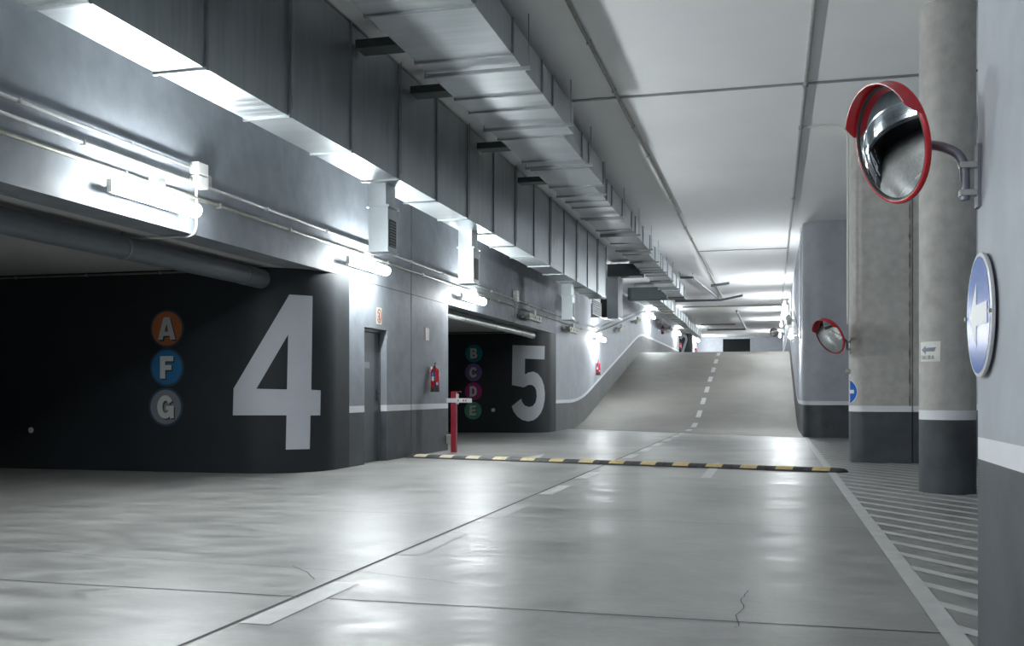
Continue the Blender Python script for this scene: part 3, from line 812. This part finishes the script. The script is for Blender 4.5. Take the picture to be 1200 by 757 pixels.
# large end drop with mesh sides
t = thing('exhaust_drop', 'tall duct drop with dark mesh sides at the far end of the left duct', 'duct', (-5.10, 31.9, 0))
obj('drop_box', box(BM(), (-.05, 0, 3.5), (.32, .9, 5.25)), 'galv', t)
def meshpanel(bm, x, y0, y1, z0, z1, st=.06):
    box(bm, (x, y0, z0), (x+.004, y1, z1), 0)
    y = y0
    while y < y1-.02: box(bm, (x+.004, y, z0), (x+.010, y+.012, z1), 1); y += st
    z = z0
    while z < z1-.02: box(bm, (x+.004, y0, z), (x+.012, y1, z+.012), 1); z += st
    return bm
obj('mesh_grille', meshpanel(BM(), .32, .1, .85, 3.55, 4.85), ['mesh', 'flange'], t)
obj('mesh_grille', box(BM(), (-.28, .1, 3.55), (-.05, .8, 4.85)), 'mesh', t)
obj('top_duct', box(BM(), (-.05, -.02, 4.86), (1.07, .62, 5.26)), 'dkduct', t)
obj('flange', box(BM(), (-.07, -.03, 4.82), (.34, .93, 4.86)), 'flange', t)
for x in (0, .28): obj('hanger_rod', tube(BM(), [(x, .5, 5.2), (x, .5, CEIL)], .008, 6), 'flange', t)
t = thing('mesh_panel', 'slanted dark mesh panel under the end of the left duct', 'air grille', (-5.02, 28.4, 3.40))
bm = BM(); box(bm, (0, 0, 0), (.01, 1.5, .42), 0)
for i in range(24): box(bm, (.01, i*.0625, 0), (.018, i*.0625+.012, .42), 1)
for i in range(7): box(bm, (.01, 0, i*.0625), (.019, 1.5, i*.0625+.012), 1)
obj('mesh_face', bm, ['mesh', 'flange'], t); obj('mesh_frame', box(BM(), (-.3, 1.5, 0), (.02, 1.53, .42)), 'flange', t)
# elbow box at the end of the wide duct, then the far duct
t = thing('duct_elbow', 'dark cross duct turning off the far end of the wide duct', 'duct', (0, 38.6, 0)); elb = t
out = arc(-5.25, .2, .2, 180, 270, 6)+[(-3.3, 0), (-3.26, -1.4), (-3.88, -1.4), (-3.9, -1.2)]
out = arc(-5.25, .2, .2, 180, 270, 6)+[(-3.9, 0), (-3.26, 0), (-3.26, .8), (-5.45, .8)]
obj('elbow_box', prism(BM(), out, [4.75, 5.2], lambda a, b: 0), 'dkduct', t)
obj('flange', box(BM(), (-3.92, -.04, 4.73), (-3.88, .82, 5.22)), 'flange', t)
obj('transition', box(BM(), (-3.86, -1.6, 4.80), (-3.28, 0, 5.2)), 'galv', t)
yC = [39.5+1.5*i for i in range(20)]; yC = [y for y in yC if y < 68]
def secC(y): return (-4.85, -4.30 if y < 46 else (-4.4 if y < 55 else -4.5), 4.78, 5.2)
dC = duct('far_duct', 'small stepped galvanised duct along the upper left ceiling beyond the crest', secC, yC)
for y in yC[::2]: obj('hanger_rod', tube(BM(), [(-4.25, y+.3, 4.78), (-4.25, y+.3, CEIL)], .006, 6), 'flange', dC)
for x in (-5.2, -3.5): obj('hanger_rod', tube(BM(), [(x, .4, 5.2), (x, .4, CEIL)], .006, 6), 'flange', elb)

# ------------------------------------------------------------------ ceiling conduits
gK = 'conduits on the ceiling'
zc = CEIL-.03
conduit('ceiling_conduit', [(-2.16, -2, zc), (-2.16, 46, zc)], .022, 'olive', 'long conduit running along the ceiling beside the wide duct', gK, [((-2.16, y, zc), 1) for y in range(8, 30, 2)])
conduit('ceiling_conduit', [(.445, -2, zc), (.445, 17, zc), (.45, 26, zc), (.45, 60, zc)], .028, 'steel', 'thick conduit running along the right side of the ceiling', gK, [((.445, y, zc), 1) for y in (14.4, 16.7, 22.7)])
bm = BM(); box(bm, (-2.84, 14.38, CEIL-.025), (3.2, 14.43, CEIL-.001)); o = obj('ceiling_strip', bm, 'flange'); tag(o, 'dark straight strip crossing the ceiling in front of the mirror', 'ceiling strip')
conduit('ceiling_conduit', [(.445, 16.7, zc), (1.16, 16.7, zc), (1.16, 16.7, 2.2)], .016, 'wplast', 'thin pipe bending off the ceiling and down the edge of the wide column', gK, bend=.25)
conduit('ceiling_conduit', [(-2.16, 30.6, zc+.015), (.42, 30.6, zc+.015)], .012, 'olive', 'first thin conduit crossing the ceiling above the ramp', gK)
conduit('ceiling_conduit', [(-4.3, 50.0, zc), (XR, 50.0, zc)], .03, 'olive', 'second thin conduit crossing the ceiling beyond the crest', gK)
conduit('ceiling_conduit', [(-4.3, 63.0, zc), (-2.2, 63.0, zc)], .04, 'olive', 'farthest thick conduit across the upper ceiling', gK)
gP = 'dark sprinkler pipes hung over the ramp'
def hung(pts, r, label):
    t = conduit('sprinkler_pipe', pts, r, 'pvc', label, gP, bend=.05)
    for p in pts[-2:]:
        obj('hanger_rod', tube(BM(), [Vector((p[0], p[1]-.1, p[2]))-Vector(pts[0]), Vector((p[0], p[1]-.1, CEIL))-Vector(pts[0])], .008, 6), 'flange', t)
    return t
hung([(-3.2, 36.2, 5.25), (-2.75, 36.2, 5.25), (-2.28, 44.5, 5.25)], .045, 'dark pipe slanting over the ramp from the end of the wide duct')
hung([(-2.3, 39.5, 5.28), (-1.6, 39.3, 5.34)], .05, 'short thick dark pipe stub on the ceiling over the ramp')
hung([(-4.2, 45.0, 5.22), (-2.2, 45.0, 5.22), (-1.25, 44.0, 5.30)], .05, 'dark pipe crossing the ceiling from the small far duct')
hung([(-1.75, 52, 5.28), (-1.65, 66, 5.25)], .06, 'dark pipe running lengthwise in the upper ceiling')
hung([(-4.1, 66.4, 5.25), (-1.65, 66.4, 5.25)], .06, 'dark pipe crossing in front of the far wall')

# ------------------------------------------------------------------ far opening
bm = BM(); box(bm, (-3.65, 77.95, ZTOP), (-1.62, 77.99, 5.25)); sh = struct('door_2', bm, 'shutter')
bm = BM(); box(bm, (-3.75, 77.9, ZTOP), (-3.65, 77.995, 5.3)); box(bm, (-1.62, 77.9, ZTOP), (-1.54, 77.995, 5.3)); box(bm, (-3.65, 77.9, 5.25), (-1.62, 77.995, 5.3)); obj('door_frame', bm, 'grey', sh)

# ------------------------------------------------------------------ convex mirrors
def convex_mirror(name, label, ctr, nrm, R, wallpt, wnrm, group, big=True, roll=0.0, a0=40, a1=178):
    t = thing(name, label, 'mirror', ctr, group=group)
    n = Vector(nrm).normalized()
    up = Vector((0, 0, 1)); up = (up-n*up.dot(n)).normalized(); sd = up.cross(n)     # sd: to the viewer's right when facing the mirror
    B = Matrix((( sd.x, up.x, n.x, 0), (sd.y, up.y, n.y, 0), (sd.z, up.z, n.z, 0), (0, 0, 0, 1)))
    prof = []
    Rc = R*2.3
    th = math.asin(R*.965/Rc)
    for k in range(15):
        a = th*(1-k/14); prof.append((max(Rc*math.sin(a), .0005), Rc*math.cos(a)-Rc*math.cos(th)+.002))
    obj('mirror_face', lathe(BM(), prof, 64, M4=B), 'mirror', t, True)
    bm = BM(); N1, N2 = 64, 10; rr = R*.05
    rings = [[bm.verts.new(B @ Vector(((R-rr*.4+rr*math.cos(b*2*PI/N2))*math.cos(a*2*PI/N1), (R-rr*.4+rr*math.cos(b*2*PI/N2))*math.sin(a*2*PI/N1), rr*math.sin(b*2*PI/N2)))) for b in range(N2)] for a in range(N1)]
    for a in range(N1):
        for b in range(N2): bm.faces.new((rings[a][b], rings[(a+1) % N1][b], rings[(a+1) % N1][(b+1) % N2], rings[a][(b+1) % N2]))
    obj('red_rim', bm, 'red', t, True)
    bm = BM(); N2 = 8; rr2 = R*.022
    rings = [[bm.verts.new(B @ Vector(((R*.955+rr2*math.cos(b*2*PI/N2))*math.cos(a*2*PI/N1), (R*.955+rr2*math.cos(b*2*PI/N2))*math.sin(a*2*PI/N1), rr*.6+rr2*math.sin(b*2*PI/N2)))) for b in range(N2)] for a in range(N1)]
    for a in range(N1):
        for b in range(N2): bm.faces.new((rings[a][b], rings[(a+1) % N1][b], rings[(a+1) % N1][(b+1) % N2], rings[a][(b+1) % N2]))
    obj('black_seal', bm, 'black', t, True)
    obj('back_shell', lathe(BM(), [(R*.99, -.002), (R*.9, -.03), (R*.5, -.06), (.001, -.07)], 40, M4=B), 'red', t, True)
    bm = BM(); last = None; K = 40; Lv = R*.24
    for k in range(K+1):
        a = a0+(a1-a0)*k/K; e = min((a-a0), (a1-a))/10; ln = Lv*(min(1, .25+e*.75))
        a = math.radians(a); c, s = math.cos(a), math.sin(a)
        q = [B @ Vector((R*1.01*c, R*1.01*s, -.01)), B @ Vector((R*1.03*c, R*1.03*s, ln)), B @ Vector((R*1.015*c, R*1.015*s, ln)), B @ Vector((R*.995*c, R*.995*s, -.01))]
        q = [bm.verts.new(p) for p in q]
        if last:
            for i in range(4): bm.faces.new((last[i], last[(i+1) % 4], q[(i+1) % 4], q[i]))
        else: bm.faces.new(q)
        last = q
    bm.faces.new(last)
    obj('visor_hood', bm, 'red', t, True)
    W = Vector(wallpt)-Vector(ctr); wn = Vector(wnrm)
    back = n*-.06
    h = .10 if big else .08
    pts = [back, back-n*.03, W+wn*.075+Vector((0, 0, h*1.15)), W+wn*.075+Vector((0, 0, -h))]
    pts = [back+Vector((0, 0, -.02)), back-n*.05+Vector((0, 0, -.03)), Vector((back.x*.3+(W+wn*.1).x*.7, back.y*.3+W.y*.7, W.z+h*1.55)), W+wn*.06+Vector((0, 0, h*.9)), W+wn*.06+Vector((0, 0, -h))]
    obj('bent_arm', tube(BM(), pts, .021, 14, bend=.12), 'arm', t, True)
    tg = Vector((0, 0, 1)).cross(wn)
    bm = BM()
    r = bmesh.ops.create_cube(bm, size=1)
    for v in r['verts']:
        v.co = W+wn*(.008+v.co.x*.014)+tg*(v.co.y*.075)+Vector((0, 0, v.co.z*.27))
    obj('wall_plate', bm, 'arm', t)
    for dz in (-.07, .05):
        bm = BM(); r = bmesh.ops.create_cube(bm, size=1)
        for v in r['verts']: v.co = W+wn*(.04+v.co.x*.085)+tg*(v.co.y*.05)+Vector((0, 0, dz+v.co.z*.025))
        obj('u_clamp', bm, 'steel', t)
    return t
gM = 'red rimmed convex mirrors'
convex_mirror('convex_mirror', 'large convex mirror with a red hood on the near right wall', (.521, 4.79, 2.227), (-.876, -.42, -.238), .266, (.87, 4.70, 2.04), (-1, 0, 0), gM, a0=15, a1=160)
convex_mirror('convex_mirror', 'convex mirror with a red hood fixed to the edge of the wide column', (.885, 16.62, 2.01), (-.727, -.52, -.44), .305, (1.222, 16.98, 1.88), (-1, 0, 0), gM, big=False, a0=25, a1=165)
convex_mirror('convex_mirror', 'tiny distant mirror hung by the far right wall under the ceiling', (.12, 66, 5.0), (-.5, -.85, -.2), .28, (XR, 66.2, 4.9), (-1, 0, 0), gM, big=False)

# ------------------------------------------------------------------ round blue signs
t = thing('arrow_sign', 'large round blue sign with a white arrow on the near right wall', 'traffic sign', (.845, 4.575, 1.43), group='round blue arrow signs')
MY = Matrix.Rotation(-PI/2, 4, 'Y')
obj('sign_plate', lathe(BM(), [(.258, -.012), (.262, -.006), (.262, .002), (.256, .004), (.001, .004)], 64, M4=MY), 'white', t, True)
bm = BM(); vsn = [bm.verts.new((-.0055, .238*math.cos(2*PI*k/64), .246*math.sin(2*PI*k/64))) for k in range(64)]; bm.faces.new(vsn); obj('blue_field', bm, 'blue', t)
bm = BM()
for pts in ([(.11, -.06), (.17, 0), (.02, .13), (.02, -.13)],):
    pass
# arrow points away from the viewer (+Y) along the wall
ar = [(.17, 0), (.03, .14), (.03, .045), (-.19, .045), (-.19, -.045), (.03, -.045), (.03, -.14)]
bm = poly(BM(), [ar], lambda a, b: Vector((-.0075, a, b))); obj('white_arrow', bm, 'white', t)
bm = BM()
for s in (-1, 1): box(bm, (-.014, s*.253-.008, -.008), (.004, s*.253+.008, .008))
obj('fixing_bolt', bm, 'steel', t)
obj('rear_spacer', box(BM(), (.010, -.05, -.05), (.023, .05, .05)), 'steel', t)
# sign wrapped round the column corner
t = thing('arrow_sign', 'small round blue sign with a white bar wrapped on the wide column edge', 'traffic sign', (0, 0, 0), group='round blue arrow signs')
def onarc(s, z, off=.004):
    cx, cy, r = 1.215+.2, 16.72+.2, .2+off
    s0 = .30       # arc length from the front tangent towards the left side where the sign centre sits
    a = math.radians(270)-(s0-s)/.2
    return Vector((cx+r*math.cos(a), cy+r*math.sin(a), z))
cz = EYE+(HZ-459)*15.9/F_PX
RR = .195
sl = [(-RR+i*.02) for i in range(20)]
obj('sign_plate', poly(BM(), [ell(0, 0, RR, RR, 0, 350, 35)], lambda a, b: onarc(a, cz+b, .003), slices=sl), 'white', t)
obj('blue_field', poly(BM(), [ell(0, 0, RR*.93, RR*.93, 0, 350, 35)], lambda a, b: onarc(a, cz+b, .005), slices=sl), 'blue', t)
obj('white_arrow', poly(BM(), [[(.13, .028), (-.06, .028), (-.06, .09), (-.15, 0), (-.06, -.09), (-.06, -.028), (.13, -.028)]], lambda a, b: onarc(a, cz+b, .007), slices=sl), 'white', t)
# small socket on column edge
o = obj('column_socket', lathe(BM(), [(.001, 0), (.035, 0), (.04, .02), (.035, .06), (.001, .07)], 16, M4=Matrix.Rotation(-PI/2, 4, 'Y')), 'dplast'); o.location = (1.212, 16.93, EYE+(HZ-435)*15.9/F_PX)
tag(o, 'small round grey fitting on the wide column edge between mirror and blue sign', 'fitting')

# ------------------------------------------------------------------ paper exit notice on the round column
cx, cy, cr = 1.885, 11.98, .298
t = thing('exit_notice', 'white paper notice with a grey left arrow and the word SALIDA on the round column', 'notice', (0, 0, 0))
def oncol(s, z, off=0):
    a = math.radians(-90-14.5-38)+s/cr
    a = math.radians(222)+s/cr
    return Vector((cx+(cr+off)*math.cos(a), cy+(cr+off)*math.sin(a), z))
nz = EYE+(HZ-412)*11.0/F_PX
ss = [-.14+i*.02 for i in range(15)]
obj('paper_sheet', poly(BM(), [[(-.14, -.108), (.13, -.112), (.135, .11), (-.14, .108)]], lambda a, b: oncol(a, nz+b), slices=ss), 'paper', t)
obj('arrow_print', poly(BM(), [[(-.11, .02), (-.04, .065), (-.04, .04), (.09, .045), (.07, .0), (-.04, .0), (-.04, -.03)]], lambda a, b: oncol(a, nz+b, .003), slices=ss), 'ink', t)
x = -.112
for ch in 'SALIDA':
    hh = .042; g = GL[ch]
    obj('printed_letter', poly(BM(), g, (lambda x0: (lambda a, b: oncol(x0+a*hh*.8, nz-.085+b*hh, .003)))(x)), 'ink', t)
    x += GL_W[ch]*hh*.8+.009
